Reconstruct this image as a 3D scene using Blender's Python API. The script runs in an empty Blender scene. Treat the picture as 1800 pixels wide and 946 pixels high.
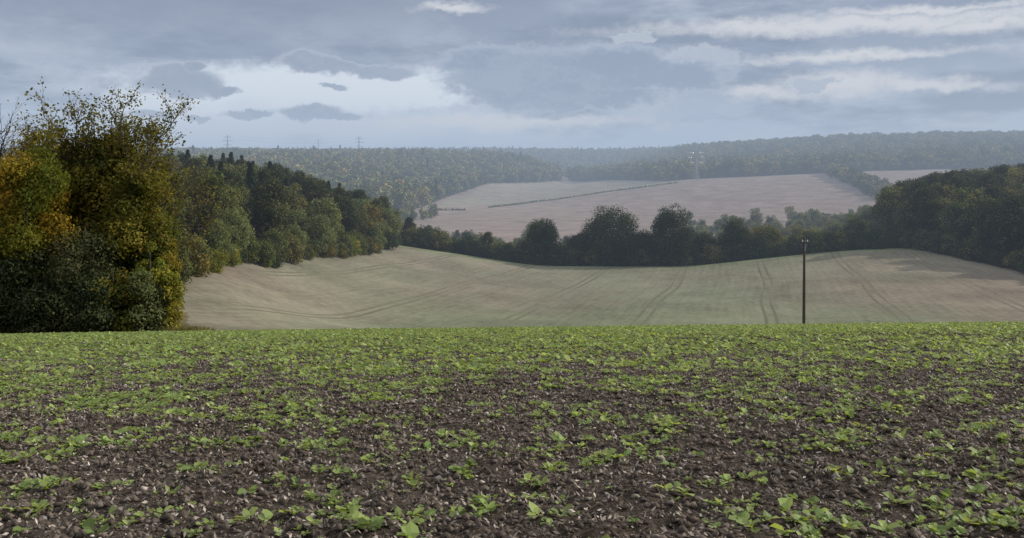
import bpy, math, random
import numpy as np
from mathutils import Vector

rng = np.random.default_rng(7)
random.seed(7)
scene = bpy.context.scene
F = 1560.0   # focal length in photo pixels
HY = 300.0   # eye level row

def srgb(r, g, b):
    def f(c):
        c /= 255.0
        return c/12.92 if c <= 0.04045 else ((c+0.055)/1.055)**2.4
    return (f(r), f(g), f(b))

# ------------------------------------------------------------------ noise
def _h(ix, iy, seed):
    n = (ix.astype(np.int64)*374761393 + iy.astype(np.int64)*668265263 + seed*1442695041) & 0xffffffff
    n = ((n ^ (n >> 13))*1274126177) & 0xffffffff
    n = (n ^ (n >> 16)) & 0xffffff
    return n/float(0xffffff)
def vnoise(x, y, seed=0):
    ix = np.floor(x); iy = np.floor(y)
    fx = x-ix; fy = y-iy
    fx = fx*fx*(3-2*fx); fy = fy*fy*(3-2*fy)
    a = _h(ix, iy, seed); b = _h(ix+1, iy, seed); c = _h(ix, iy+1, seed); d = _h(ix+1, iy+1, seed)
    return (a*(1-fx)+b*fx)*(1-fy)+(c*(1-fx)+d*fx)*fy
def fbm(x, y, seed=0, o=4):
    s = 0; a = 0.5; t = 0
    for i in range(o):
        s = s+a*vnoise(x*2**i, y*2**i, seed+i*17); t += a; a *= 0.5
    return s/t
def sstep(a, b, x):
    t = np.clip((x-a)/(b-a), 0, 1)
    return t*t*(3-2*t)

# ------------------------------------------------------------------ terrain
PX = np.array([-600,100,300,400,500,600,680,800,940,1210,1400,1500,1640,1800,2400], float)
ROWS = {
110:[530,515,520,545,570,585,590,592,592,592,590,590,590,590,590],
150:[460,450,458,475,520,550,562,572,577,577,577,576,575,573,560],
200:[425,415,408,416,448,480,498,515,530,532,528,522,515,515,510],
240:[400,390,378,386,408,438,462,482,500,502,490,480,475,485,485],
280:[380,370,358,363,382,412,431,448,470,471,450,442,440,458,458],
330:[375,364,352,356,374,406,434,455,480,482,462,442,400,388,370],
450:[372,368,364,366,375,402,432,450,462,462,455,425,378,358,350],
700:[370,370,372,375,380,388,392,395,396,396,390,385,375,365,360],
900:[345,345,345,350,355,362,368,372,374,368,356,350,350,345,345],
1200:[300,300,300,302,305,312,330,345,352,322,314,310,312,312,310],
1600:([-600,400,600,700,780,830,880,940,980,1010,1100,1210,1400,1500,1640,1800,2400],
      [285,285,287,288,294,302,312,320,322,322,313,302,296,288,280,276,276]),
1850:([-600,400,850,900,940,970,1000,1040,1100,1210,1400,1500,1640,1800,2400],
      [282,282,283,287,296,306,315,317,309,292,278,270,264,260,260]),
2200:([-600,400,850,940,1000,1060,1140,1210,1400,1500,1640,1800,2400],
      [284,284,286,300,310,308,292,273,259,254,251,249,249]),
3000:([-600,400,700,850,1000,1100,1210,1400,1500,1640,1800,2400],
      [275,274,273,272,273,273,270,267,267,265,263,263]),
8000:[285]*15,
}
def fore(x, y):
    yy = np.maximum(y, -20)
    return -1.6-0.132*yy-0.000327*yy*np.abs(yy)+0.011*np.clip(x, -60, 60)
DS = [72.0, 82.0]+[float(k) for k in ROWS]
LD = np.log(np.array(DS))
PXF = np.linspace(-660, 2460, 500)
ZT = []
for d in DS:
    if d < 100:
        z = fore((PXF-900)/F*d, np.full_like(PXF, d))
    else:
        rv = ROWS[int(d)]
        py = np.interp(PXF, rv[0], rv[1]) if isinstance(rv, tuple) else np.interp(PXF, PX, np.array(rv, float))
        m_ = 5 if isinstance(rv, tuple) else 13
        k = np.hanning(2*m_+1); k /= k.sum()
        pp = np.pad(py, m_, mode='edge')
        py = np.convolve(pp, k, mode='valid')
        z = (HY-py)/F*d
    ZT.append(z)
ZT = np.array(ZT)
def _slopes(L, Z):
    h = np.diff(L)[:, None]; dl = np.diff(Z, axis=0)/h
    m = np.zeros_like(Z)
    m[1:-1] = np.where(dl[:-1]*dl[1:] > 0, 2*dl[:-1]*dl[1:]/(dl[:-1]+dl[1:]+1e-12), 0)
    m[0] = dl[0]; m[-1] = dl[-1]
    return m
MT = _slopes(LD, ZT)
def height(x, y):
    x = np.asarray(x, float); y = np.asarray(y, float)
    f = fore(x, y)
    yy = np.clip(y, DS[0], 7999)
    px = np.clip(900+F*x/yy, PXF[0], PXF[-1])
    u = (px-PXF[0])/(PXF[1]-PXF[0]); i = np.clip(np.floor(u).astype(int), 0, len(PXF)-2); fu = u-i
    l = np.log(yy); j = np.clip(np.searchsorted(LD, l)-1, 0, len(LD)-2)
    h = LD[j+1]-LD[j]; t = (l-LD[j])/h
    def ev(ii):
        return ((2*t**3-3*t**2+1)*ZT[j, ii]+(t**3-2*t**2+t)*h*MT[j, ii]
                + (-2*t**3+3*t**2)*ZT[j+1, ii]+(t**3-t**2)*h*MT[j+1, ii])
    z = ev(i)*(1-fu)+ev(i+1)*fu
    w = sstep(74, 80, y)
    return f*(1-w)+z*w
def W(px, d):
    return ((px-900)/F*d, d)
def inpoly(x, y, poly):
    res = np.zeros(x.shape, bool)
    n = len(poly)
    for k in range(n):
        x1, y1 = poly[k]; x2, y2 = poly[(k+1) % n]
        if y1 == y2: continue
        c = ((y1 > y) != (y2 > y)) & (x < (x2-x1)*(y-y1)/(y2-y1)+x1)
        res ^= c
    return res
def P(lst): return [W(a, b) for a, b in lst]

WOOD_L = P([(290,128),(345,148),(400,166),(500,198),(600,230),(665,270),(690,320),(640,400),(450,400),(250,360),(-100,260),(-250,100),(150,100)])
WOOD_R = P([(1556,296),(1640,282),(1740,264),(1850,242),(2300,215),(2400,460),(1640,460),(1560,400)])
WOOD_RIDGE_L = P([(-100,700),(640,790),(700,840),(742,960),(800,1230),(860,1450),(950,1600),(985,1680),(985,1950),(-100,1950)])
WOOD_FAR = P([(820,1950),(1300,1900),(1400,3300),(300,3300),(300,1950)])
WOOD_RIDGE_R = P([(1005,1700),(1090,1500),(1180,1300),(1480,1335),(1900,1380),(2400,1500),(2400,2500),(1130,2500),(1005,1850)])

# ------------------------------------------------------------------ mesh helper
def mesh_np(name, V, Fq, mats, mat_idx=None, cols=None, smooth=False, link=True, attrs=None):
    me = bpy.data.meshes.new(name)
    V = np.asarray(V, np.float32); Fq = np.asarray(Fq, np.int32)
    n, k = Fq.shape
    me.vertices.add(len(V)); me.vertices.foreach_set('co', V.ravel())
    me.loops.add(n*k); me.loops.foreach_set('vertex_index', Fq.ravel())
    me.polygons.add(n); me.polygons.foreach_set('loop_start', np.arange(0, n*k, k, dtype=np.int32))
    me.polygons.foreach_set('loop_total', np.full(n, k, np.int32))
    if mat_idx is not None: me.polygons.foreach_set('material_index', np.asarray(mat_idx, np.int32))
    if smooth is not False:
        s = np.ones(n, bool) if smooth is True else smooth
        me.polygons.foreach_set('use_smooth', s)
    me.update(calc_edges=True)
    if cols is not None:
        a = me.color_attributes.new('Col', 'FLOAT_COLOR', 'POINT')
        a.data.foreach_set('color', np.asarray(cols, np.float32).ravel())
    if attrs:
        for kname, val in attrs.items():
            a = me.attributes.new(kname, 'FLOAT', 'POINT'); a.data.foreach_set('value', np.asarray(val, np.float32))
    for m in mats: me.materials.append(m)
    ob = bpy.data.objects.new(name, me)
    if link: scene.collection.objects.link(ob)
    return ob

# ------------------------------------------------------------------ node helper
class NB:
    def __init__(s, nt): s.nt = nt; s.n = nt.nodes; s.l = nt.links
    def new(s, t, **kw):
        nd = s.n.new(t)
        for k, v in kw.items(): setattr(nd, k, v)
        return nd
    def put(s, sock, v):
        if isinstance(v, bpy.types.NodeSocket): s.l.new(v, sock)
        elif isinstance(v, (tuple, list)):
            v = tuple(v)
            if len(sock.default_value) == 4 and len(v) == 3: v = v+(1,)
            sock.default_value = v
        else: sock.default_value = v
    def m(s, op, a, b=None, c=None, clamp=False):
        nd = s.new('ShaderNodeMath', operation=op, use_clamp=clamp)
        s.put(nd.inputs[0], a)
        if b is not None: s.put(nd.inputs[1], b)
        if c is not None: s.put(nd.inputs[2], c)
        return nd.outputs[0]
    def mix(s, f, a, b, mode='MIX'):
        nd = s.new('ShaderNodeMix', data_type='RGBA', blend_type=mode)
        s.put(nd.inputs[0], f); s.put(nd.inputs[6], a); s.put(nd.inputs[7], b)
        return nd.outputs[2]
    def ss(s, x, a, b, lo=0.0, hi=1.0):
        nd = s.new('ShaderNodeMapRange', interpolation_type='SMOOTHSTEP')
        s.put(nd.inputs[0], x); s.put(nd.inputs[1], a); s.put(nd.inputs[2], b)
        nd.inputs[3].default_value = lo; nd.inputs[4].default_value = hi
        return nd.outputs[0]
    def noise(s, vec, scale, detail=4, rough=0.5, out=0, dist=0):
        nd = s.new('ShaderNodeTexNoise')
        s.put(nd.inputs['Vector'], vec); nd.inputs['Scale'].default_value = scale
        nd.inputs['Detail'].default_value = detail; nd.inputs['Roughness'].default_value = rough
        nd.inputs['Distortion'].default_value = dist
        return nd.outputs[out]
    def comb(s, x, y, z):
        nd = s.new('ShaderNodeCombineXYZ'); s.put(nd.inputs[0], x); s.put(nd.inputs[1], y); s.put(nd.inputs[2], z)
        return nd.outputs[0]
    def sep(s, v):
        nd = s.new('ShaderNodeSeparateXYZ'); s.put(nd.inputs[0], v); return nd.outputs
    def ramp(s, f, stops):
        nd = s.new('ShaderNodeValToRGB'); s.put(nd.inputs[0], f)
        e = nd.color_ramp.elements
        while len(e) < len(stops): e.new(0.5)
        for el, (p, c) in zip(e, stops): el.position = p; el.color = tuple(c)+(1,)
        return nd.outputs[0]

def newmat(name):
    m = bpy.data.materials.new(name); m.use_nodes = True
    m.node_tree.nodes.clear()
    b = NB(m.node_tree)
    out = b.new('ShaderNodeOutputMaterial')
    return m, b, out
def principled(b, out, col, rough=0.9, spec=0.2, normal=None):
    p = b.new('ShaderNodeBsdfPrincipled')
    b.put(p.inputs['Base Color'], col); b.put(p.inputs['Roughness'], rough)
    p.inputs['Specular IOR Level'].default_value = spec
    if normal is not None: b.l.new(normal, p.inputs['Normal'])
    b.l.new(p.outputs[0], out.inputs[0])
    return p

def leaf_mat(name, stops_a, stops_b, transl=0.35, spec=0.0):
    """Col.r brightness variation, Col.g mix towards the second (autumn) palette"""
    m, b, out = newmat(name)
    at = b.new('ShaderNodeAttribute', attribute_name='Col')
    s = b.new('ShaderNodeSeparateColor'); b.l.new(at.outputs['Color'], s.inputs[0])
    oi = b.new('ShaderNodeObjectInfo')
    ca = b.ramp(oi.outputs['Random'], stops_a); cb = b.ramp(oi.outputs['Random'], stops_b)
    c = b.mix(s.outputs[1], ca, cb)
    g = b.new('ShaderNodeCombineColor')
    for i in range(3): b.l.new(s.outputs[0], g.inputs[i])
    c = b.mix(1.0, c, g.outputs[0], 'MULTIPLY')
    if spec > 0:
        p = b.new('ShaderNodeBsdfPrincipled'); b.l.new(c, p.inputs['Base Color'])
        p.inputs['Roughness'].default_value = 0.6; p.inputs['Specular IOR Level'].default_value = spec
    else:
        p = b.new('ShaderNodeBsdfDiffuse'); b.l.new(c, p.inputs[0])
    if transl > 0:
        t = b.new('ShaderNodeBsdfTranslucent'); b.l.new(b.mix(1.0, c, (1.25, 1.15, 0.6), 'MULTIPLY'), t.inputs[0])
        mx = b.new('ShaderNodeMixShader'); mx.inputs[0].default_value = transl
        b.l.new(p.outputs[0], mx.inputs[1]); b.l.new(t.outputs[0], mx.inputs[2]); b.l.new(mx.outputs[0], out.inputs[0])
    else: b.l.new(p.outputs[0], out.inputs[0])
    return m

m_bark, b, out = newmat('bark')
tc = b.new('ShaderNodeTexCoord')
principled(b, out, b.ramp(b.noise(tc.outputs['Object'], 3, 5), [(0.3, (0.035, 0.028, 0.02)), (0.7, (0.12, 0.10, 0.08))]))

# ------------------------------------------------------------------ tree builder
class TB:
    def __init__(s): s.v = []; s.f = []; s.c = []; s.mi = []; s.n = 0
    def add(s, V, Fq, C, mi):
        V = np.asarray(V, float); Fq = np.asarray(Fq, int)
        s.v.append(V); s.f.append(Fq+s.n); s.c.append(C); s.mi.append(np.full(len(Fq), mi)); s.n += len(V)
    def tube(s, pts, rad, k=6, mi=0, col=(1, 0, 0, 1)):
        pts = np.asarray(pts, float); n = len(pts)
        V = []
        for i in range(n):
            t = pts[min(i+1, n-1)]-pts[max(i-1, 0)]; t = t/(np.linalg.norm(t)+1e-9)
            a = np.cross(t, [0.3, 0.9, 0.1] if abs(t[1]) < 0.9 else [1, 0, 0]); a /= np.linalg.norm(a)+1e-9
            c = np.cross(t, a)
            for q in range(k):
                an = 2*math.pi*q/k
                V.append(pts[i]+rad[i]*(a*math.cos(an)+c*math.sin(an)))
        Fq = []
        for i in range(n-1):
            for q in range(k):
                Fq.append([i*k+q, i*k+(q+1) % k, (i+1)*k+(q+1) % k, (i+1)*k+q])
        s.add(V, Fq, np.tile(np.array(col, float), (len(V), 1)), mi)
    def leaves(s, C, N, size, bright, aut, mi=1, asp=0.6):
        n = len(C)
        R = rng.normal(size=(n, 3))
        N = N/(np.linalg.norm(N, axis=1, keepdims=True)+1e-9)
        T = np.cross(N, R); T /= np.linalg.norm(T, axis=1, keepdims=True)+1e-9
        B = np.cross(N, T)
        a = size[:, None]*0.5; bb = a*asp
        V = np.stack([C+a*T, C+bb*B+a*T*0.15, C-a*T, C-bb*B+a*T*0.15], 1).reshape(-1, 3)
        Fq = np.arange(4*n).reshape(n, 4)
        col = np.stack([bright, aut, np.zeros(n), np.ones(n)], 1).repeat(4, 0)
        s.add(V, Fq, col, mi)
    def done(s, name, mats, link=True):
        return mesh_np(name, np.concatenate(s.v), np.concatenate(s.f), mats, np.concatenate(s.mi), np.concatenate(s.c), link=link)

def unit(n):
    d = rng.normal(size=(n, 3)); return d/np.linalg.norm(d, axis=1, keepdims=True)

def lobed_crown(t, h, w, n, leaf, nl=26, base=0.12, lob=(0.2, 0.34), aut=0.2, autvar=0.25, trunk=True, egg=0.0, up=0.35, shape=1.0, nn=0.5, asp=0.6):
    zc = h*(base+1)/2; rz = h*(1-base)/2
    rx = w/2
    d = unit(nl); d[:, 2] = d[:, 2]*0.9+0.1
    fr = rng.uniform(0.45, 0.80, nl)
    L = d*fr[:, None]*np.array([rx, rx, rz])
    L[:, :2] *= (1-egg*(L[:, 2:3]/rz))
    L[:, 2] += zc
    r = rng.uniform(lob[0], lob[1], nl)*w
    if trunk:
        tr = max(0.12, h*0.018)
        bend = rng.normal(size=2)*w*0.03
        pts = [(0, 0, -0.6), (bend[0]*.5, bend[1]*.5, h*0.15), (bend[0], bend[1], h*0.4), (bend[0]*.5, bend[1], h*0.72), (0, 0, h*0.9)]
        t.tube(pts, [tr*1.4, tr, tr*.75, tr*.4, tr*.1], 7)
        for i in range(min(nl, 16)):
            z0 = min(h*0.75, max(h*0.15, L[i, 2]*0.6)); p0 = np.array([bend[0], bend[1], z0])
            mid = (p0+L[i])/2+np.array([0, 0, 0.04*h])
            t.tube([p0, mid, L[i], L[i]+(L[i]-mid)*0.6], [tr*.45, tr*.28, tr*.13, tr*.04], 5)
    pr = r**2; pr /= pr.sum()
    li = rng.choice(nl, n, p=pr)
    dd = unit(n); dd[:, 2] += up*rng.random(n); dd /= np.linalg.norm(dd, axis=1, keepdims=True)
    rr = r[li]*(1-0.5*rng.random(n)**2.2)*(1+0.10*rng.normal(size=n))
    sq = np.array([1, 1, shape])
    C = L[li]+dd*rr[:, None]*sq
    C[:, 2] = np.where(C[:, 2] < 0.1, rng.uniform(0.0, 0.9, n), C[:, 2])
    N = dd+rng.normal(size=(n, 3))*nn
    lb = rng.uniform(0.75, 1.2, nl)[li]*rng.uniform(0.65, 1.35, n)
    la = np.clip(rng.normal(aut, autvar, nl)[li]+rng.normal(0, 0.15, n), 0, 1)
    t.leaves(C, N, leaf*rng.uniform(0.6, 1.4, n), lb, la, asp=asp)

def conifer(t, h, w, n, leaf):
    t.tube([(0, 0, -0.5), (0, 0, h*0.5), (0, 0, h*1.0)], [h*.014, h*.009, 0.03], 6)
    nt = 26
    z = np.sort(rng.uniform(0.08, 0.98, n)**0.9)*h
    lev = np.floor(z/h*nt)/nt
    fr = (1-z/h); saw = 0.75+0.35*(1-((z/h*nt) % 1))
    phi = rng.uniform(0, 2*np.pi, n)
    br = 0.75+0.35*np.sin(phi*5+lev*40)
    R = w/2*fr**0.8*saw*br*np.sqrt(rng.uniform(0.25, 1.0, n))+0.05
    C = np.stack([np.cos(phi)*R, np.sin(phi)*R, z-R*0.25], 1)
    N = np.stack([np.cos(phi)*.5, np.sin(phi)*.5, np.ones(n)*.8], 1)+rng.normal(size=(n, 3))*.4
    t.leaves(C, N, leaf*rng.uniform(.6, 1.4, n), rng.uniform(.7, 1.3, n), np.clip(rng.normal(.1, .1, n), 0, 1))

def branching(t, h, leafn, leaf, depth=5, spread=0.55, aut=0.3, start=0.3, r0=None):
    tips = []
    def rec(p, d, L, r, k):
        mid = p+d*L*0.5+np.array(rng.normal(size=3))*L*0.06
        e = p+d*L+np.array([0, 0, L*0.05])
        t.tube([p, mid, e], [r, r*0.8, r*0.6], 5 if k > 2 else 4)
        if k <= 2: tips.append((mid, L)); tips.append((e, L))
        if k == 0: return
        for _ in range(3 if k > 1 else 4):
            nd = d+rng.normal(size=3)*spread; nd[2] += 0.18; nd /= np.linalg.norm(nd)
            rec(e if rng.random() < .6 else mid, nd, L*rng.uniform(.6, .85), r*0.55, k-1)
    r0 = r0 or h*0.016
    t.tube([(0, 0, -.6), (0.1, 0, h*start*.5), (0, .1, h*start)], [r0*1.4, r0*1.1, r0], 8)
    for _ in range(3):
        nd = np.array([0, 0, 1.0])+rng.normal(size=3)*0.25; nd /= np.linalg.norm(nd)
        rec(np.array([0, .1, h*start]), nd, h*0.2, r0*.8, depth)
    top = max(v[:, 2].max() for v in t.v)
    if leafn:
        tp = np.array([a for a, _ in tips]); li = rng.integers(0, len(tp), leafn)
        dd = unit(leafn)
        C = tp[li]+dd*rng.uniform(.1, .75, leafn)[:, None]
        la = np.clip(rng.normal(aut, .25, len(tp))[li], 0, 1)
        t.leaves(C, dd+rng.normal(size=(leafn, 3))*.6, leaf*rng.uniform(.6, 1.3, leafn), rng.uniform(.65, 1.35, leafn), la)
    k = h/top
    for i in range(len(t.v)): t.v[i] = t.v[i]*k

GREENS = [(0.0, (0.058, 0.082, 0.032)), (0.25, (0.09, 0.113, 0.042)), (0.5, (0.13, 0.142, 0.062)), (0.75, (0.072, 0.095, 0.038)), (1.0, (0.17, 0.16, 0.068))]
AUTS = [(0.0, (0.20, 0.17, 0.05)), (0.35, (0.18, 0.18, 0.055)), (0.7, (0.30, 0.21, 0.055)), (1.0, (0.22, 0.15, 0.045))]
m_wood = leaf_mat('leaves_mixed_wood', GREENS, AUTS, .3)
m_dark = leaf_mat('leaves_dark', [(0, (0.038, 0.056, 0.028)), (1, (0.052, 0.066, 0.030))], [(0, (0.085, 0.085, 0.038)), (1, (0.10, 0.09, 0.042))], 0.22)
m_gold = leaf_mat('leaves_gold', [(0, (0.095, 0.11, 0.022)), (1, (0.10, 0.115, 0.022))], [(0, (0.29, 0.20, 0.03)), (1, (0.30, 0.195, 0.03))], 0.4)
m_olive = leaf_mat('leaves_olive', [(0, (0.060, 0.080, 0.02)), (1, (0.075, 0.09, 0.022))], [(0, (0.22, 0.18, 0.035)), (1, (0.23, 0.18, 0.035))], 0.36)
m_pale = leaf_mat('leaves_pale', [(0, (0.14, 0.165, 0.075)), (1, (0.15, 0.175, 0.075))], [(0, (0.2, 0.21, 0.09)), (1, (0.2, 0.21, 0.09))], 0.35)
m_yellow = leaf_mat('leaves_yellow', [(0, (0.14, 0.17, 0.035)), (1, (0.14, 0.17, 0.035))], [(0, (0.34, 0.29, 0.05)), (1, (0.34, 0.29, 0.05))], 0.42)
m_con = leaf_mat('needles', [(0, (0.024, 0.038, 0.022)), (1, (0.038, 0.05, 0.03))], [(0, (0.045, 0.055, 0.035)), (1, (0.055, 0.065, 0.035))], 0)
m_hill = leaf_mat('leaves_hill', [(0.0, (0.055, 0.08, 0.03)), (0.25, (0.12, 0.14, 0.05)), (0.5, (0.22, 0.21, 0.07)), (0.7, (0.08, 0.10, 0.04)), (0.85, (0.17, 0.18, 0.065)), (1, (0.30, 0.22, 0.07))],
                  [(0, (0.24, 0.21, 0.06)), (1, (0.32, 0.23, 0.06))], 0)

def place(ob, px, d, dz=0.0, rot=None, s=1.0):
    x, y = W(px, d); z = float(height(np.array([x]), np.array([y]))[0])
    ob.location = (x, y, z+dz); ob.rotation_euler = (0, 0, rng.uniform(0, 6.28) if rot is None else rot); ob.scale = (s, s, s)
    return ob

# ---- near left trees
def near(name, px, d, h, w, n, leaf, mat, **kw):
    t = TB(); lobed_crown(t, h, w, n, leaf, **kw)
    return place(t.done(name, [m_bark, mat]), px, d)
near('beech_tree', -130, 68, 19, 10, 22000, .32, m_gold, nl=40, base=0.0, lob=(.14, .24), aut=.3)
near('beech_tree', 45, 66, 15.4, 7.8, 34000, .25, m_gold, nl=64, base=-0.02, lob=(.10, .20), aut=.38, egg=.15, autvar=.35)
near('oak_tree', 165, 74, 19.5, 10.4, 40000, .28, m_olive, nl=70, base=-0.02, lob=(.09, .17), aut=.25, egg=.25, autvar=.35)
near('oak_tree', 242, 71, 14.0, 6.6, 26000, .26, m_olive, nl=46, base=-0.02, lob=(.13, .23), aut=.3, egg=.2, autvar=.35)
near('oak_tree', 90, 78, 19.0, 9.0, 20000, .28, m_olive, nl=50, base=0.1, lob=(.09, .17), aut=.35, egg=.1)
t = TB(); branching(t, 20.4, 900, .24, depth=5, spread=.5, aut=.6); place(t.done('ash_tree', [m_bark, m_gold]), 40, 76)
t = TB(); branching(t, 20.6, 9000, .26, depth=5, spread=.6, aut=.4); place(t.done('oak_tree', [m_bark, m_olive]), 170, 73)
t = TB(); branching(t, 18.5, 8000, .26, depth=5, spread=.6, aut=.4); place(t.done('oak_tree', [m_bark, m_olive]), 222, 76)
t = TB(); branching(t, 19.0, 1200, .24, depth=5, spread=.55, aut=.5); place(t.done('ash_tree', [m_bark, m_olive]), 235, 78)
for px, d, h, w, mt, a in [(-100,63.5,6,6,m_dark,.2),(-30,63.5,5.5,6,m_dark,.2),(30,64,6.5,5.5,m_dark,.2),(80,63.5,4.6,4.5,m_dark,.2),(120,64.5,6.2,5.2,m_dark,.3),(165,64.5,4.8,4.2,m_dark,.2),(200,65.3,5.2,4.4,m_olive,.15),(240,66,5.0,4.0,m_pale,.1),(150,67,9,7,m_dark,.3),(20,67.5,8,7,m_dark,.3),(265,66.8,4.4,3.2,m_dark,.3)]:
    near('holly_shrub', px, d, h, w, 9000, .22, mt, nl=34, base=-0.35, lob=(.13, .25), aut=a)
near('hazel_shrub', 294, 67.5, 5.8, 2.3, 7000, .19, m_yellow, nl=26, base=-0.25, lob=(.18, .32), aut=.4)
near('hazel_shrub', 282, 70, 10.5, 3.6, 10000, .2, m_olive, nl=30, base=-0.15, lob=(.16, .28), aut=.5)
near('hazel_shrub', 262, 67, 7.5, 2.6, 6000, .2, m_yellow, nl=24, base=-0.1, lob=(.12, .24), aut=.3)

# ---- instanced mid and distant vegetation
def coll(name, makers):
    c = bpy.data.collections.new(name)
    for i, mk in enumerate(makers):
        c.objects.link(mk(name+'_%02d' % i))
    return c
def mk_broad(h, w, n, leaf, mat, **kw):
    def f(nm):
        t = TB(); lobed_crown(t, h, w, n, leaf, **kw); return t.done(nm, [m_bark, mat], link=False)
    return f
def mk_con(h, w, n, leaf):
    def f(nm):
        t = TB(); conifer(t, h, w, n, leaf); return t.done(nm, [m_bark, m_con], link=False)
    return f

C_mid = coll('mid_tree', [
    mk_broad(15, 9, 5500, .50, m_wood, nl=36, base=.0, lob=(.13, .23), aut=.15, nn=.4),
    mk_broad(14, 8, 5500, .48, m_wood, nl=36, base=-.05, lob=(.13, .24), aut=.35, egg=.2, nn=.4),
    mk_broad(16, 8, 5500, .48, m_dark, nl=36, base=.0, lob=(.13, .23), aut=.2, egg=.15, nn=.4),
    mk_broad(13, 9, 5500, .48, m_pale, nl=36, base=-.05, lob=(.13, .23), aut=.2, nn=.4),
    mk_con(15, 7.0, 4200, .6),
    mk_broad(6, 6, 2800, .40, m_wood, nl=24, base=-.35, lob=(.16, .28), aut=.3, nn=.4),
    mk_broad(5, 5, 2500, .36, m_yellow, nl=22, base=-.35, lob=(.16, .28), aut=.2, nn=.4),
    mk_broad(6, 7, 2800, .40, m_dark, nl=24, base=-.35, lob=(.16, .28), aut=.2, nn=.4),
])
HK = dict(trunk=False, up=.6, nn=.22, asp=.8)
C_far = coll('hill_tree', [
    mk_broad(13, 12, 650, 1.5, m_hill, nl=12, base=-.1, lob=(.18, .30), aut=.15, **HK),
    mk_broad(12, 11, 650, 1.4, m_hill, nl=11, base=-.1, lob=(.18, .30), aut=.3, **HK),
    mk_broad(14, 11, 650, 1.4, m_hill, nl=11, base=-.1, lob=(.18, .30), aut=.1, **HK),
    mk_con(17, 7, 350, 1.6),
    mk_broad(5, 7, 300, 1.0, m_hill, nl=9, base=-.2, lob=(.22, .36), aut=.0, **HK),
])

def instancer(name, co, pts, rot, scl, idx):
    pts = np.asarray(pts, np.float32); n = len(pts)
    me = bpy.data.meshes.new(name); me.vertices.add(n); me.vertices.foreach_set('co', pts.ravel())
    for k, v, ty in (('rot', rot, 'FLOAT'), ('scl', scl, 'FLOAT'), ('idx', idx, 'INT')):
        a = me.attributes.new(k, ty, 'POINT')
        a.data.foreach_set('value', np.asarray(v, np.float32 if ty == 'FLOAT' else np.int32))
    ob = bpy.data.objects.new(name, me); scene.collection.objects.link(ob)
    ng = bpy.data.node_groups.new(name+'_gn', 'GeometryNodeTree')
    ng.interface.new_socket('Geometry', in_out='INPUT', socket_type='NodeSocketGeometry')
    ng.interface.new_socket('Geometry', in_out='OUTPUT', socket_type='NodeSocketGeometry')
    N = ng.nodes; L = ng.links
    gi = N.new('NodeGroupInput'); go = N.new('NodeGroupOutput')
    ci = N.new('GeometryNodeCollectionInfo'); ci.inputs[0].default_value = co
    ci.inputs['Separate Children'].default_value = True; ci.inputs['Reset Children'].default_value = True
    ip = N.new('GeometryNodeInstanceOnPoints'); ip.inputs['Pick Instance'].default_value = True
    def na(nm, ty):
        q = N.new('GeometryNodeInputNamedAttribute'); q.data_type = ty; q.inputs[0].default_value = nm
        return q.outputs[0]
    cr = N.new('ShaderNodeCombineXYZ'); L.new(na('rot', 'FLOAT'), cr.inputs[2])
    L.new(gi.outputs[0], ip.inputs['Points']); L.new(ci.outputs[0], ip.inputs['Instance'])
    L.new(na('idx', 'INT'), ip.inputs['Instance Index']); L.new(cr.outputs[0], ip.inputs['Rotation'])
    L.new(na('scl', 'FLOAT'), ip.inputs['Scale']); L.new(ip.outputs[0], go.inputs[0])
    md = ob.modifiers.new('scatter', 'NODES'); md.node_group = ng
    return ob

def scatter_poly(poly, sp):
    xs = [p[0] for p in poly]; ys = [p[1] for p in poly]
    gx = np.arange(min(xs), max(xs), sp); gy = np.arange(min(ys), max(ys), sp)
    X, Y = np.meshgrid(gx, gy); X = X.ravel()+rng.uniform(-.42, .42, X.size)*sp; Y = Y.ravel()+rng.uniform(-.42, .42, Y.size)*sp
    k = inpoly(X, Y, poly) & (np.abs(X/Y) < 0.75)
    return X[k], Y[k]
def scatter(name, co, X, Y, idx, smin=.8, smax=1.2, sink=0.2, sc=None):
    Z = height(X, Y)-sink
    n = len(X)
    s = rng.uniform(smin, smax, n) if sc is None else sc
    return instancer(name, co, np.stack([X, Y, Z], 1), rng.uniform(0, 6.28, n), s, idx)
def choose(n, ids, p): return rng.choice(ids, n, p=np.array(p)/sum(p))

# left wood
X, Y = scatter_poly(WOOD_L, 6.8)
pxl = 900+F*X/Y
back = (pxl > 315) & (pxl < 610) & (Y > 195+(pxl-400)*.22)
idx = np.where(back, choose(len(X), [0, 2, 4], [2.2, 3, 3.2]), choose(len(X), [0, 1, 2, 3], [3, 3, 1.5, 1.6]))
scatter('woodland', C_mid, X, Y, idx, sc=np.where(idx == 4, rng.uniform(.75, 1.22, len(X)), rng.uniform(.8, 1.2, len(X))))
def path_pts(pts, sp, jit):
    pts = np.array(pts, float); out = []
    for a, c in zip(pts[:-1], pts[1:]):
        n = max(1, int(np.linalg.norm(c-a)/sp))
        for i in range(n): out.append(a+(c-a)*(i+rng.random()*.6)/n+rng.normal(size=2)*jit)
    return np.array(out)
E = path_pts(P([(300,122),(345,143),(402,162),(500,194),(600,226),(668,264),(695,300)]), 2.8, 1.0)
scatter('woodland_edge_shrubs', C_mid, E[:, 0], E[:, 1], choose(len(E), [5, 6, 7, 3], [4, 1.8, 1.5, .4]), .6, 1.15)
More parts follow.
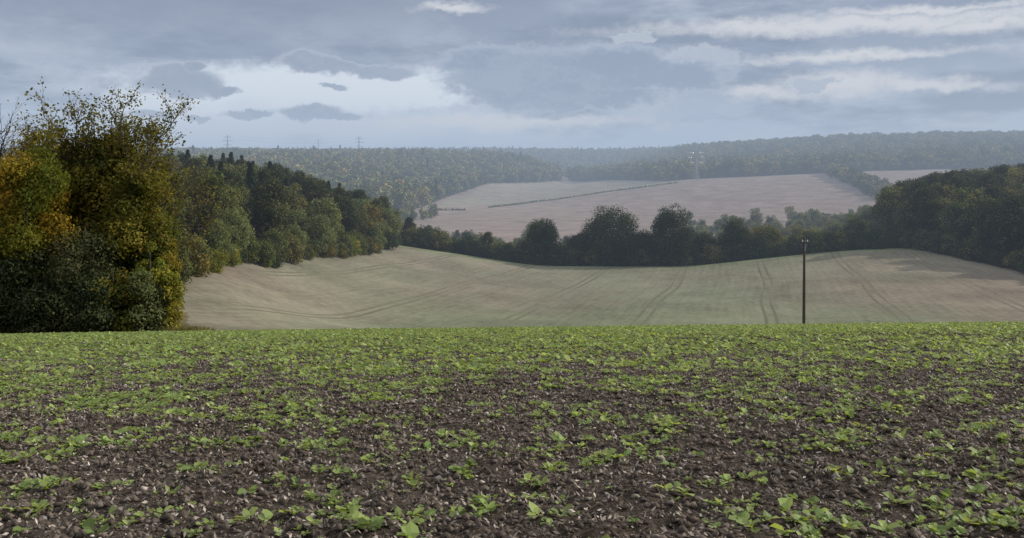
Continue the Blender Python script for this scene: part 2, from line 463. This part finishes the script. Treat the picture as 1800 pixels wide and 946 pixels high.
# right wood
X, Y = scatter_poly(WOOD_R, 7.2)
scatter('woodland', C_mid, X, Y, choose(len(X), [0, 1, 2], [1.5, 1.5, 4]), 1.2, 1.5)
E = path_pts(P([(1542,297),(1640,280),(1740,262),(1850,239),(2200,215)]), 3.2, 1.2)
scatter('woodland_edge_shrubs', C_mid, E[:, 0], E[:, 1], choose(len(E), [5, 7], [2, 3]), .8, 1.3)
# hedge behind the valley field crest
hl = P([(672,298),(760,300),(850,298),(940,292),(1080,290),(1210,290),(1330,292),(1420,292),(1550,292)])
E = np.concatenate([path_pts(hl, 2.6, 1.2), path_pts([(x, y+7) for x, y in hl], 3.4, 2.0)])
scatter('hedgerow', C_mid, E[:, 0], E[:, 1], choose(len(E), [5, 7], [2, 4]), .8, 1.35)
E = path_pts([(x, y+14) for x, y in hl], 6.0, 4.0)
scatter('field_trees', C_mid, E[:, 0], E[:, 1], choose(len(E), [0, 1, 2, 3], [3, 3, 3, 1]), .55, .88)
X, Y = scatter_poly(P([(680,330),(1555,330),(1570,600),(1230,600),(1180,500),(690,500)]), 11.5)
far_r = (900+F*X/Y > 1190)
scatter('valley_trees', C_mid, X, Y, choose(len(X), [0, 1, 2, 3, 5, 6], [3, 3, 1.2, 2, 2, .5]), sc=np.where(far_r, rng.uniform(.7, 1.15, len(X)), rng.uniform(.6, .95, len(X))))
def oak(px, d, h, w, n=16000, mat=m_dark, leaf=.46, **kw):
    t = TB(); lobed_crown(t, h, w, n, leaf, nl=90, lob=(.12, .18), base=-0.08, aut=.15, autvar=.15, nn=.4, **kw)
    place(t.done('oak_tree', [m_bark, mat]), px, d)
oak(952, 293, 16.5, 13); oak(1075, 292, 20.5, 21, 26000); oak(1182, 292, 21.5, 16, 22000)
oak(1020, 296, 12, 12); oak(1130, 297, 13, 12); oak(1292, 294, 15.5, 11); oak(1240, 300, 12, 12)
oak(940, 420, 22, 17, 12000, m_pale, .6); oak(1345, 300, 13, 12, mat=m_wood)

# distant woods
X, Y = scatter_poly(WOOD_RIDGE_L, 15.5)
scatter('hill_woodland', C_far, X, Y, choose(len(X), [0, 1, 2, 3], [4, 3, 3, .2]), 1.1, 1.9)
X, Y = scatter_poly(WOOD_FAR, 22)
scatter('hill_woodland', C_far, X, Y, choose(len(X), [0, 1, 2, 3], [3, 2, 3, 1.5]), 1.1, 1.9)
X, Y = scatter_poly(WOOD_RIDGE_R, 19)
scatter('hill_woodland', C_far, X, Y, choose(len(X), [0, 1, 2], [4, 3, 3]), 1.3, 2.1)
E = np.concatenate([path_pts(P([(1462,1340),(1490,1150),(1530,1000),(1575,880)]), 7, 6) for _ in range(3)])
scatter('tree_belt', C_far, E[:, 0], E[:, 1], choose(len(E), [0, 1], [1, 1]), .8, 1.3)
E = np.concatenate([path_pts(P([(1240,680),(1400,690),(1560,700),(1640,720)]), 9, 8), path_pts(P([(680,720),(720,760),(760,800)]), 8, 8)])
scatter('tree_belt', C_far, E[:, 0], E[:, 1], choose(len(E), [0, 1, 2], [1, 1, 1]), .5, .9)
E = np.concatenate([path_pts(P([(860,985),(945,1130),(1060,1200),(1190,1235)]), 1.8, .5),
                    path_pts(P([(750,905),(820,925)]), 2, 1.0)])
scatter('hedgerow', C_far, E[:, 0], E[:, 1], np.full(len(E), 4), .28, .45)

# ------------------------------------------------------------------ ground sheet
rows = np.concatenate([np.arange(-8, 3.5, .5), np.arange(3.5, 14, .05), np.arange(14, 30, .14), np.arange(30, 90, .5),
                       np.arange(90, 420, 2.0), np.geomspace(420, 7900, 240)])
cols = np.linspace(-1.0, 1.0, 760)
TT, DD = np.meshgrid(cols, rows)
GX = TT*(DD+11); GY = DD
def ground_z(x, y):
    z = height(x, y); nw = 1-sstep(40, 90, y)
    return z+((fbm(x*2.2, y*2.2, 3, 3)-.5)*.11+(fbm(x*9, y*9, 9, 3)-.5)*.09*(1-sstep(14, 30, y)))*nw+(fbm(x*.12, y*.12, 5, 2)-.5)*.12*nw
GZ = ground_z(GX, GY)
nr, nc = GX.shape
ids = np.arange(nr*nc).reshape(nr, nc)
Fq = np.stack([ids[:-1, :-1], ids[:-1, 1:], ids[1:, 1:], ids[1:, :-1]], -1).reshape(-1, 4)
x = GX.ravel(); y = GY.ravel()
n1 = fbm(x*.02, y*.02, 11, 4); n2 = fbm(x*.004, y*.004, 21, 4)
def C3(c): return np.array(c)[None, :]
def mixc(c, d, w): return c*(1-w[:, None])+d*w[:, None]
soil = mixc(np.repeat(C3((0.066, 0.052, 0.042)), len(x), 0), C3((0.11, 0.091, 0.075)), fbm(x*.5, y*.5, 31, 3))
vf = mixc(np.repeat(C3((0.195, 0.165, 0.130)), len(x), 0), C3((0.160, 0.170, 0.115)), np.clip(sstep(-60, 10, x)*(.85-.6*sstep(50, 110, x))+(n1-.5)*1.6, 0, 1))
vf = mixc(vf, C3((0.12, 0.16, 0.07)), sstep(270, 290, y)*.7)
fb = np.repeat(C3((0.185, 0.148, 0.130)), len(x), 0)
fb = mixc(fb, C3((0.25, 0.20, 0.175)), n2)
lf = inpoly(x, y, P([(780,965),(945,1130),(1190,1235),(1180,1300),(1005,1650),(860,1450),(740,950)]))
fb[lf] = fb[lf]*np.array([1.0, 1.12, 1.05])
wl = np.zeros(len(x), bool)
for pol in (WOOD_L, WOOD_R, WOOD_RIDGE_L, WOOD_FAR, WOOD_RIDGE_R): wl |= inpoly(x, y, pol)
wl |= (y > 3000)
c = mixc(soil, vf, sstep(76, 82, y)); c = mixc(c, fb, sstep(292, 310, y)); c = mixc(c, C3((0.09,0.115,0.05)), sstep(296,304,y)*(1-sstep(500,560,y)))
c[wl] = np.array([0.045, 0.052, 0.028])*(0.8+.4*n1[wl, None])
vg = inpoly(x, y, P([(-400,59.5),(0,61.5),(200,64.0),(322,67.5),(330,80),(330,100),(-400,90)]))
c[vg] = np.array([0.12, 0.10, 0.055])
colv = np.concatenate([c, np.ones((len(x), 1))], 1)
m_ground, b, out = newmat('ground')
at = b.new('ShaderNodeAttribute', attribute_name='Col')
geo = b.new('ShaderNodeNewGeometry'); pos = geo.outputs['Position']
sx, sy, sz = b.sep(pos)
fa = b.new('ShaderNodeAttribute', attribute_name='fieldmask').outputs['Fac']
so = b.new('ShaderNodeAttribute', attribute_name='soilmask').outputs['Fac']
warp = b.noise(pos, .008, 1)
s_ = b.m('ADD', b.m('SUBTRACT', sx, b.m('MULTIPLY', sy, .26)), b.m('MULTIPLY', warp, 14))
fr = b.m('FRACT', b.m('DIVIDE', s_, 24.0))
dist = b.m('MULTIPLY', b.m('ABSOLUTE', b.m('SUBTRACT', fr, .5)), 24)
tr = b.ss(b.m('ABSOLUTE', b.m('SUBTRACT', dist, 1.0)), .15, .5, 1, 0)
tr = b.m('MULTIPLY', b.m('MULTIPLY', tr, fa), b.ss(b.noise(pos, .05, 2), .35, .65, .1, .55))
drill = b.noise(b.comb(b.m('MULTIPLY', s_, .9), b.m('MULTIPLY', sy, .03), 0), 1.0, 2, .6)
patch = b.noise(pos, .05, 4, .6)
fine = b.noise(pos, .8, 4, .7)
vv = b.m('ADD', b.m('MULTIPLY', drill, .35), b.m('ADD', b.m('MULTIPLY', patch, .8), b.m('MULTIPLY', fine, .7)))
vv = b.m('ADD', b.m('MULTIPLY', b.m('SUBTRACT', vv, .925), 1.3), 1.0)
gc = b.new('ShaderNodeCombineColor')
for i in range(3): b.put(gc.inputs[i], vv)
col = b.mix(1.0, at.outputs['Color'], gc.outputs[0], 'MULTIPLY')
col = b.mix(tr, col, (0.08, 0.07, 0.05))
n_a = b.noise(pos, 26, 4, .7); n_b = b.noise(pos, 9, 2, .6)
col = b.mix(b.m('MULTIPLY', b.ss(n_a, .55, .66), b.m('MULTIPLY', so, .7)), col, (0.25, 0.22, 0.19))
col = b.mix(b.m('MULTIPLY', b.ss(n_b, .55, .35), b.m('MULTIPLY', so, .75)), col, (0.030, 0.024, 0.020))
bmp = b.new('ShaderNodeBump'); bmp.inputs['Strength'].default_value = 1.0; bmp.inputs['Distance'].default_value = .06
b.put(bmp.inputs['Height'], b.m('MULTIPLY', b.m('ADD', n_a, b.m('MULTIPLY', n_b, 1.3)), so))
dfn = b.new('ShaderNodeBsdfDiffuse'); b.l.new(col, dfn.inputs[0]); b.l.new(bmp.outputs[0], dfn.inputs['Normal']); b.l.new(dfn.outputs[0], out.inputs[0])
fm = sstep(78, 84, y)*(1-sstep(284, 292, y))*(~wl)
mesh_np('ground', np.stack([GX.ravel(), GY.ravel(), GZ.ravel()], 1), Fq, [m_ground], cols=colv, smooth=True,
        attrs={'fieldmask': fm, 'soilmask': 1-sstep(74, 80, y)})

# ------------------------------------------------------------------ crop seedlings
m_crop = leaf_mat('seedling_leaf', [(0, (0.20, 0.29, 0.085)), (1, (0.20, 0.29, 0.085))], [(0, (0.32, 0.38, 0.13)), (1, (0.32, 0.38, 0.13))], .45, .3)
def rand_field(n, d0, d1):
    d = np.sqrt(rng.uniform(0, 1, n)*((d1+4)**2-(d0+4)**2)+(d0+4)**2)-4
    x = rng.uniform(-.68, .68, n)*(d+4)
    return x, d
def dens(x, y):
    a = fbm(x*1.5, y*1.5, 41, 3); c = fbm(x*.12+3, y*.25, 51, 3)
    far = sstep(6, 34, y)*.38
    left = sstep(10, -25, x)*sstep(12, 30, y)*.35
    return np.clip((a-.36)*3.0+far, 0.08, 1)*np.clip((c-.2)*1.9+left+far, .25, 1)
def keep_field(x, y):
    bx = np.interp(y, [0, 59, 62, 64, 67.5, 80], [-200, -200, -37, -29, -25.4, -27])
    return x > bx
def plants(n, d0, d1, nleaf, size, detail):
    x, y = rand_field(n, d0, d1)
    k = (rng.random(n) < dens(x, y)) & keep_field(x, y)
    x = x[k]; y = y[k]; n = len(x); z = ground_z(x, y)
    Vs = []; Cs = []
    s = size*(.45+rng.random(n)**1.6*1.2)
    pb = rng.uniform(.75, 1.25, n); pa = rng.uniform(0, .9, n)
    ph0 = rng.uniform(0, 6.28, n)
    for q in range(nleaf):
        ph = ph0+q*2.4+rng.normal(0, .6, n)
        L = s*rng.uniform(.4, 1.25, n); w = L*rng.uniform(.5, .8, n)
        e = rng.uniform(.35, 1.35, n)
        dx = np.cos(ph); dy = np.sin(ph); tw = rng.normal(0, .35, n)
        ox = rng.normal(0, .18, n)*s; oy = rng.normal(0, .18, n)*s
        def pt(f, side, lift=0):
            r = f*L*np.cos(e*(1.15-.6*f)); hh = f*L*np.sin(e*(1.15-.5*f))-f**2*L*.22+lift*L*8+side*w*tw
            return np.stack([x+ox+dx*r-dy*side*w, y+oy+dy*r+dx*side*w, z+.012+hh], 1)
        if detail:
            P0 = pt(.15, 0); M1 = pt(.6, 0, -.01)
            A = pt(.42, .38); Bq = pt(.82, .42, .006); T1 = pt(1.0, 0)
            A2 = pt(.42, -.38); B2 = pt(.82, -.42, .006)
            Vs.append(np.stack([P0, M1, Bq, A, P0, A2, B2, M1, M1, B2, T1, Bq], 1))
        else:
            Vs.append(np.stack([pt(.05, 0), pt(.65, .5), pt(1.0, 0), pt(.65, -.5)], 1))
        br = pb*rng.uniform(.7, 1.3, n)
        Cs.append(np.stack([br, np.clip(pa+rng.normal(0, .2, n), 0, 1), np.zeros(n), np.ones(n)], 1).repeat(Vs[-1].shape[1], 0))
    V = np.concatenate([v.reshape(-1, 3) for v in Vs]); C = np.concatenate(Cs)
    return V, C
V1, C1 = plants(27000, 4.2, 18, 8, .066, True)
V2, C2 = plants(170000, 18, 82, 4, .115, False)
V = np.concatenate([V1, V2]); C = np.concatenate([C1, C2])
mesh_np('crop_seedlings', V, np.arange(len(V)).reshape(-1, 4), [m_crop], cols=C)

# ------------------------------------------------------------------ clods, flints and straw
def blobs(name, n, d0, d1, s0, s1, mat, flat=.75):
    x, y = rand_field(n, d0, d1); k = keep_field(x, y); x = x[k]; y = y[k]; n = len(x); z = ground_z(x, y)
    base = np.array([[1,0,0],[0,1,0],[-1,0,0],[0,-1,0],[0,0,1],[0,0,-1]], float)
    s = s0+(s1-s0)*rng.random(n)**3
    V = base[None]*s[:, None, None]*rng.uniform(.5, 1.4, (n, 6, 3)); V += rng.normal(size=V.shape)*s[:, None, None]*.22
    V[:, :, 2] *= flat
    a = rng.uniform(0, 6.28, n); ca = np.cos(a)[:, None]; sa = np.sin(a)[:, None]
    X = V[:, :, 0]*ca-V[:, :, 1]*sa; Y = V[:, :, 0]*sa+V[:, :, 1]*ca
    V = np.stack([X+x[:, None], Y+y[:, None], V[:, :, 2]+(z+s*.15)[:, None]], 2)
    f = np.array([[0,1,4],[1,2,4],[2,3,4],[3,0,4],[1,0,5],[2,1,5],[3,2,5],[0,3,5]])
    Fq = (f[None]+(np.arange(n)*6)[:, None, None]).reshape(-1, 3)
    br = rng.uniform(.5, 1.4, n); t2 = (rng.random(n) < .08)*rng.uniform(.3, 1, n)
    C = np.stack([br, t2, br*0, br*0+1], 1).repeat(6, 0)
    return mesh_np(name, V.reshape(-1, 3), Fq, [mat], cols=C)
def vmat(name, c1, c2, rough=.9):
    m, b, out = newmat(name)
    at = b.new('ShaderNodeAttribute', attribute_name='Col'); s = b.new('ShaderNodeSeparateColor'); b.l.new(at.outputs['Color'], s.inputs[0])
    geo = b.new('ShaderNodeNewGeometry'); nn = b.noise(geo.outputs['Position'], 60, 2)
    c = b.mix(s.outputs[1], c1, c2); g = b.new('ShaderNodeCombineColor')
    v = b.m('MULTIPLY', s.outputs[0], b.m('ADD', nn, .5))
    for i in range(3): b.put(g.inputs[i], v)
    principled(b, out, b.mix(1.0, c, g.outputs[0], 'MULTIPLY'), rough, .15)
    return m
m_clod = vmat('soil_clod', (0.10, 0.079, 0.064), (0.34, 0.30, 0.265))
blobs('soil_clods', 85000, 4.0, 16, .008, .045, m_clod)
blobs('soil_clods', 60000, 16, 45, .02, .06, m_clod)
x, y = rand_field(110000, 4.0, 24); k = keep_field(x, y); x = x[k]; y = y[k]; n = len(x)
t = TB()
Cc = np.stack([x, y, ground_z(x, y)+rng.uniform(.008, .04, n)], 1)
Nn = np.stack([rng.normal(size=n), rng.normal(size=n), np.ones(n)], 1)
t.leaves(Cc, Nn, rng.uniform(.012, .06, n), rng.uniform(.5, 1.4, n), rng.random(n)**1.3, mi=0, asp=.4)
t.done('straw_litter', [vmat('straw', (0.13, 0.105, 0.085), (0.40, 0.35, 0.30))])

# ------------------------------------------------------------------ grass verge
gx = rng.uniform(-48, -24.0, 16000); gy = np.interp(gx, [-48, -39, -29, -25], [60.5, 61.5, 64.2, 67])+rng.random(16000)**1.5*5
gz = height(gx, gy); n = len(gx); hh = rng.uniform(.1, .5, n); a = rng.uniform(0, 6.28, n); w = .025
lean = rng.normal(0, .12, (n, 2))
V = np.stack([np.stack([gx-w*np.cos(a), gy-w*np.sin(a), gz], 1), np.stack([gx+w*np.cos(a), gy+w*np.sin(a), gz], 1),
              np.stack([gx+lean[:, 0]+.004, gy+lean[:, 1], gz+hh], 1), np.stack([gx+lean[:, 0]-.004, gy+lean[:, 1], gz+hh], 1)], 1)
C = np.stack([rng.uniform(.6, 1.3, n), rng.random(n), np.zeros(n), np.ones(n)], 1).repeat(4, 0)
m_grass = leaf_mat('verge_grass', [(0, (0.12, 0.14, 0.05)), (1, (0.12, 0.14, 0.05))], [(0, (0.32, 0.25, 0.13)), (1, (0.32, 0.25, 0.13))], .3)
mesh_np('grass_verge', V.reshape(-1, 3), np.arange(4*n).reshape(n, 4), [m_grass], cols=C)

# ------------------------------------------------------------------ telegraph pole
m_pole, b, out = newmat('weathered_pole')
tc = b.new('ShaderNodeTexCoord'); q = b.sep(tc.outputs['Object'])
nn = b.noise(b.comb(b.m('MULTIPLY', q[0], 20), b.m('MULTIPLY', q[1], 20), q[2]), 1.5, 4)
principled(b, out, b.ramp(nn, [(.3, (0.045, 0.036, 0.03)), (.7, (0.12, 0.10, 0.085))]))
m_metal, b, out = newmat('galvanised_steel'); p = principled(b, out, (0.30, 0.31, 0.32), .5, .5); p.inputs['Metallic'].default_value = .3
m_ins, b, out = newmat('insulator_glass'); principled(b, out, (0.75, 0.77, 0.79), .2, .6)
d = 82.0; x0, y0 = W(1413, d); z0 = float(height(np.array([x0]), np.array([y0]))[0]); top = (HY-418)/F*d
H = top-z0
t = TB()
t.tube([(0, 0, -1), (0, 0, H*.5), (0, 0, H), (0, 0, H+.03)], [.15, .125, .10, .02], 12)
t.tube([(-.28, -.12, H-.45), (.28, -.12, H-.45)], [.045, .045], 4)
t.tube([(0, -.11, H-1.2), (0, -.11, H-.2)], [.03, .03], 6, mi=1)
t.tube([(.11, 0, H-.9), (.2, -.05, H-.6)], [.05, .05], 6, mi=1)
for xx in (-.24, .24):
    t.tube([(xx, -.12, H-.42), (xx, -.12, H-.33), (xx, -.12, H-.24), (xx, -.12, H-.18)], [.02, .055, .045, .02], 8, mi=2)
ob = t.done('telegraph_pole', [m_pole, m_metal, m_ins]); ob.location = (x0, y0, z0); ob.rotation_euler = (0, math.radians(.4), .2)

# ------------------------------------------------------------------ pylons
def pylon(px, d, H, rot, r=.16, ri=.3):
    t = TB()
    def hw(z):
        f = z/H
        return 3.6*(1-f/.62)+1.1*(f/.62) if f < .62 else 1.1*(1-(f-.62)/.38)+.25*((f-.62)/.38)
    lev = [0, .14, .27, .38, .48, .56, .63, .70, .77, .84, .91, 1.0]
    for i, (a, c) in enumerate(zip(lev[:-1], lev[1:])):
        z1, z2 = a*H, c*H; w1, w2 = hw(z1), hw(z2)
        c1 = [(-w1, -w1, z1), (w1, -w1, z1), (w1, w1, z1), (-w1, w1, z1)]; c2 = [(-w2, -w2, z2), (w2, -w2, z2), (w2, w2, z2), (-w2, w2, z2)]
        for q in range(4):
            t.tube([c1[q], c2[q]], [r, r], 4)
            t.tube([c1[q], c2[(q+1) % 4]], [r*.55]*2, 4); t.tube([c1[(q+1) % 4], c2[q]], [r*.55]*2, 4)
            t.tube([c2[q], c2[(q+1) % 4]], [r*.6]*2, 4)
    tipsl = []
    for f, L in ((.60, 8.5), (.76, 11.0), (.91, 8.0)):
        z = f*H; w = hw(z)
        for sg in (-1, 1):
            tip = (sg*L, 0, z+.3)
            for yy in (-w, w):
                t.tube([(sg*w, yy, z), tip], [r*.8]*2, 4); t.tube([(sg*w, yy, z+2.2), tip], [r*.7]*2, 4)
            t.tube([tip, (tip[0], 0, z-2.6)], [ri*.5, ri*.5], 6, mi=1); tipsl.append((tip[0], 0, z-2.6))
            for sy_ in (-1, 1):   # tension insulator strings along the line
                t.tube([tip, (tip[0]+sg*.3, sy_*4.2, z-.4)], [ri*.8, ri*.8], 6, mi=1)
    tipsl.append((0, 0, H))
    ob = t.done('electricity_pylon', [m_metal, m_ins]); place(ob, px, d, rot=rot)
    bpy.context.view_layer.update()
    return [ob.matrix_world @ Vector(p) for p in tipsl]
TA = pylon(400, 1880, 54, .2, .3); TBp = pylon(631, 2050, 58, .2, .34); TC = pylon(560, 2900, 54, .2, .3); TD = pylon(1224, 1245, 44, -.9, .2, .34)
t = TB()
def cable(a, c, sag, r):
    pts = [a.lerp(c, i/12)-Vector((0, 0, sag*4*(i/12)*(1-i/12))) for i in range(13)]
    t.tube([tuple(p) for p in pts], [r]*13, 4)
for i in range(7): cable(TA[i], TBp[i], 9, .06); cable(TBp[i], TD[i], 22, .05)
t.done('power_line', [m_metal])

# ------------------------------------------------------------------ haze (absorbing volume over the valley, its emission standing in for scattered light)
me = bpy.data.meshes.new('haze')
X0, X1, Y0, Y1, Z0, Z1 = -6000, 6000, 100, 8200, -200, 150
vs = [(X0,Y0,Z0),(X1,Y0,Z0),(X1,Y1,Z0),(X0,Y1,Z0),(X0,Y0,Z1),(X1,Y0,Z1),(X1,Y1,Z1),(X0,Y1,Z1)]
me.from_pydata(vs, [], [(0,3,2,1),(4,5,6,7),(0,1,5,4),(1,2,6,5),(2,3,7,6),(3,0,4,7)])
hz = bpy.data.objects.new('haze', me); scene.collection.objects.link(hz)
mh, b, out = newmat('haze_glow'); dn = 0.00034
va = b.new('ShaderNodeVolumeAbsorption'); va.inputs['Color'].default_value = (0, 0, 0, 1); va.inputs['Density'].default_value = dn
em = b.new('ShaderNodeEmission'); em.inputs['Color'].default_value = srgb(171, 187, 208)+(1,); em.inputs['Strength'].default_value = dn
ad = b.new('ShaderNodeAddShader'); b.l.new(va.outputs[0], ad.inputs[0]); b.l.new(em.outputs[0], ad.inputs[1])
b.l.new(ad.outputs[0], out.inputs['Volume']); me.materials.append(mh)

# ------------------------------------------------------------------ light and sky
AZ, EL = 66.0, 24.0
S = Vector((math.sin(math.radians(AZ))*math.cos(math.radians(EL)), math.cos(math.radians(AZ))*math.cos(math.radians(EL)), math.sin(math.radians(EL))))
ld = bpy.data.lights.new('sun', 'SUN'); ld.energy = 5.0; ld.angle = math.radians(1.0); ld.color = (1, .94, .82)
lo = bpy.data.objects.new('sun', ld); scene.collection.objects.link(lo); lo.rotation_euler = (-S).to_track_quat('-Z', 'Y').to_euler(); lo.location = (60, 40, 60)

w = bpy.data.worlds.new('World'); scene.world = w; w.use_nodes = True
try: w.cycles.sampling_method = 'NONE'
except Exception as e: print(e)
w.node_tree.nodes.clear(); b = NB(w.node_tree)
out = b.new('ShaderNodeOutputWorld'); bg = b.new('ShaderNodeBackground'); bg.inputs['Strength'].default_value = .1
sky = b.new('ShaderNodeTexSky'); sky.sky_type = 'NISHITA'; sky.sun_disc = False
sky.sun_elevation = math.radians(EL); sky.sun_rotation = math.radians(AZ)
tc = b.new('ShaderNodeTexCoord'); X_, Y_, Z_ = b.sep(tc.outputs['Generated'])
U = b.m('MULTIPLY', b.m('ARCTAN2', X_, Y_), 15.6); Vv = b.m('MULTIPLY', b.m('ARCSINE', Z_), 15.6)
Pn = b.comb(b.m('MULTIPLY', U, .55), b.m('MULTIPLY', Vv, 1.25), b.m('MULTIPLY', Y_, .8))
Pc = b.comb(U, b.m('MULTIPLY', Vv, 1.5), b.m('MULTIPLY', Y_, 1.5))
wn = b.sep(b.noise(Pn, .9, 3, .55, out=1))
wu = b.m('SUBTRACT', wn[0], .5); wv = b.m('SUBTRACT', wn[1], .5)
wn2 = b.sep(b.noise(Pc, 2.3, 5, .6, out=1)); wu2 = b.m('SUBTRACT', wn2[0], .5); wv2 = b.m('SUBTRACT', wn2[1], .5)
wn3 = b.noise(Pc, 5.0, 6, .66); w3n = b.m('SUBTRACT', wn3, .5)
def warped(au, av, a2):
    return (b.m('ADD', U, b.m('ADD', b.m('MULTIPLY', wu, au), b.m('MULTIPLY', wu2, a2*1.6))),
            b.m('ADD', Vv, b.m('ADD', b.m('MULTIPLY', wv, av), b.m('MULTIPLY', wv2, a2))))
def ell(UV, px, py, rx, ry):
    az = math.atan((px-900)/F); u0 = az*15.6; v0 = (HY-py)/100*math.cos(az)
    a = b.m('DIVIDE', b.m('SUBTRACT', UV[0], u0), rx/100); c = b.m('DIVIDE', b.m('SUBTRACT', UV[1], v0), ry/100)
    return b.m('SUBTRACT', 1.0, b.m('SQRT', b.m('ADD', b.m('MULTIPLY', a, a), b.m('MULTIPLY', c, c))))
def group(UV, L):
    r = None
    for e in L:
        q = ell(UV, *e); r = q if r is None else b.m('MAXIMUM', r, q)
    return r
def K(r, g, bl): return tuple(v*10 for v in srgb(r, g, bl))
col = b.mix(b.ss(Vv, .3, 2.2), K(178, 193, 214), K(150, 162, 184))
nl = b.noise(Pn, .8, 6, .6)
col = b.mix(b.ss(nl, .42, .66, 0, .8), col, K(190, 200, 215))
nd_ = b.noise(b.comb(b.m('ADD', b.m('MULTIPLY', U, .4), 13), b.m('MULTIPLY', Vv, 1.5), b.m('MULTIPLY', Y_, .8)), 1.0, 6, .6)
col = b.mix(b.ss(nd_, .45, .64, 0, .85), col, K(127, 140, 164))
col = b.mix(b.m('MULTIPLY', b.ss(Vv, 1.6, 3.0), b.ss(U, 2.5, -3.0, .1, .85)), col, K(132, 143, 165))
w1 = warped(1.6, .9, .25); w2 = warped(.7, .45, .35); w2s = warped(.5, .3, .5); w3 = warped(.25, .15, .32)
g = b.m('ADD', group(w2, [(560,160,310,40),(760,154,100,38),(300,185,90,45),(420,172,170,42)]), b.m('MULTIPLY', w3n, .7))
col = b.mix(b.ss(g, -.35, .4), col, K(230, 237, 246))
g = group(w1, [(520,222,460,36),(300,250,300,30),(800,215,160,24)])
col = b.mix(b.ss(g, -.3, .7, 0, .9), col, K(210, 220, 234))
g = b.m('ADD', group(w2, [(1500,42,330,13),(1330,48,110,13),(1740,42,90,11),(1000,162,55,6),(1480,150,95,18),(1340,165,55,12),(1620,150,95,9),(1620,15,150,7),(795,15,45,7),(880,215,220,10),(1500,100,160,8)]), b.m('MULTIPLY', w3n, 1.2))
col = b.mix(b.ss(g, -.8, .8, 0, .95), col, K(222, 222, 225))
def bank(UV, L, rim, core, lo_=-.12, mid=.28, op=1.0, soft=.2, na=.6):
    global col
    g = group(UV, L)
    g = b.m('ADD', g, b.m('ADD', b.m('MULTIPLY', wv2, na*.8), b.m('MULTIPLY', w3n, na*1.1)))
    cc = b.mix(b.ss(g, lo_+.04, mid), rim, core)
    cc = b.mix(b.ss(b.m('ADD', wv, b.m('MULTIPLY', w3n, .7)), -.10, .18, 0, .5), cc, K(170, 181, 199))
    col = b.mix(b.ss(g, lo_, lo_+soft, 0, op), col, cc)
bank(w2s, [(1235,106,66,24),(1110,70,42,13),(1430,148,44,13)], K(228, 228, 231), K(184, 192, 205), soft=.4)
bank(w2s, [(940,135,160,52),(1080,125,110,42),(1190,138,95,32),(1000,172,190,24),(860,110,90,30)], K(186, 196, 212), K(142, 155, 178), -.18, .4, soft=.36)
bank(w3, [(320,148,66,24),(385,160,32,9),(300,128,34,16),(340,120,18,10),(545,112,58,20),(670,128,62,13),(600,118,40,12),(535,98,22,10)], K(194, 203, 216), K(150, 161, 181), -.2, .35, soft=.36, na=.42)
bank(w3, [(545,198,62,13),(440,200,42,7),(350,208,22,6),(600,205,40,6),(580,152,26,5),(270,200,30,8)], K(190, 201, 217), K(144, 158, 181), -.25, .3, .9, soft=.45, na=.5)
col = b.mix(b.ss(Vv, .9, -.1, 0, .55), col, K(182, 198, 218))
# brighter sky overhead, out of view, added to lift the ambient light
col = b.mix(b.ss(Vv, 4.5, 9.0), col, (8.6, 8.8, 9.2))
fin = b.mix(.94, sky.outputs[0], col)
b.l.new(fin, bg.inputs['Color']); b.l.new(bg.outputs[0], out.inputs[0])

# ------------------------------------------------------------------ camera
cd = bpy.data.cameras.new('camera'); cam = bpy.data.objects.new('camera', cd); scene.collection.objects.link(cam)
cam.location = (0, 0, 0); cam.rotation_euler = (math.radians(90), 0, 0)
cd.sensor_width = 36; cd.lens = 36*F/1800; cd.shift_y = -(473-HY)/1800
cd.clip_start = .1; cd.clip_end = 20000
scene.camera = cam
scene.view_settings.view_transform = 'Standard'; scene.view_settings.look = 'None'; scene.view_settings.exposure = 0
print('faces', sum(len(o.data.polygons) for o in scene.objects if o.type == 'MESH'))
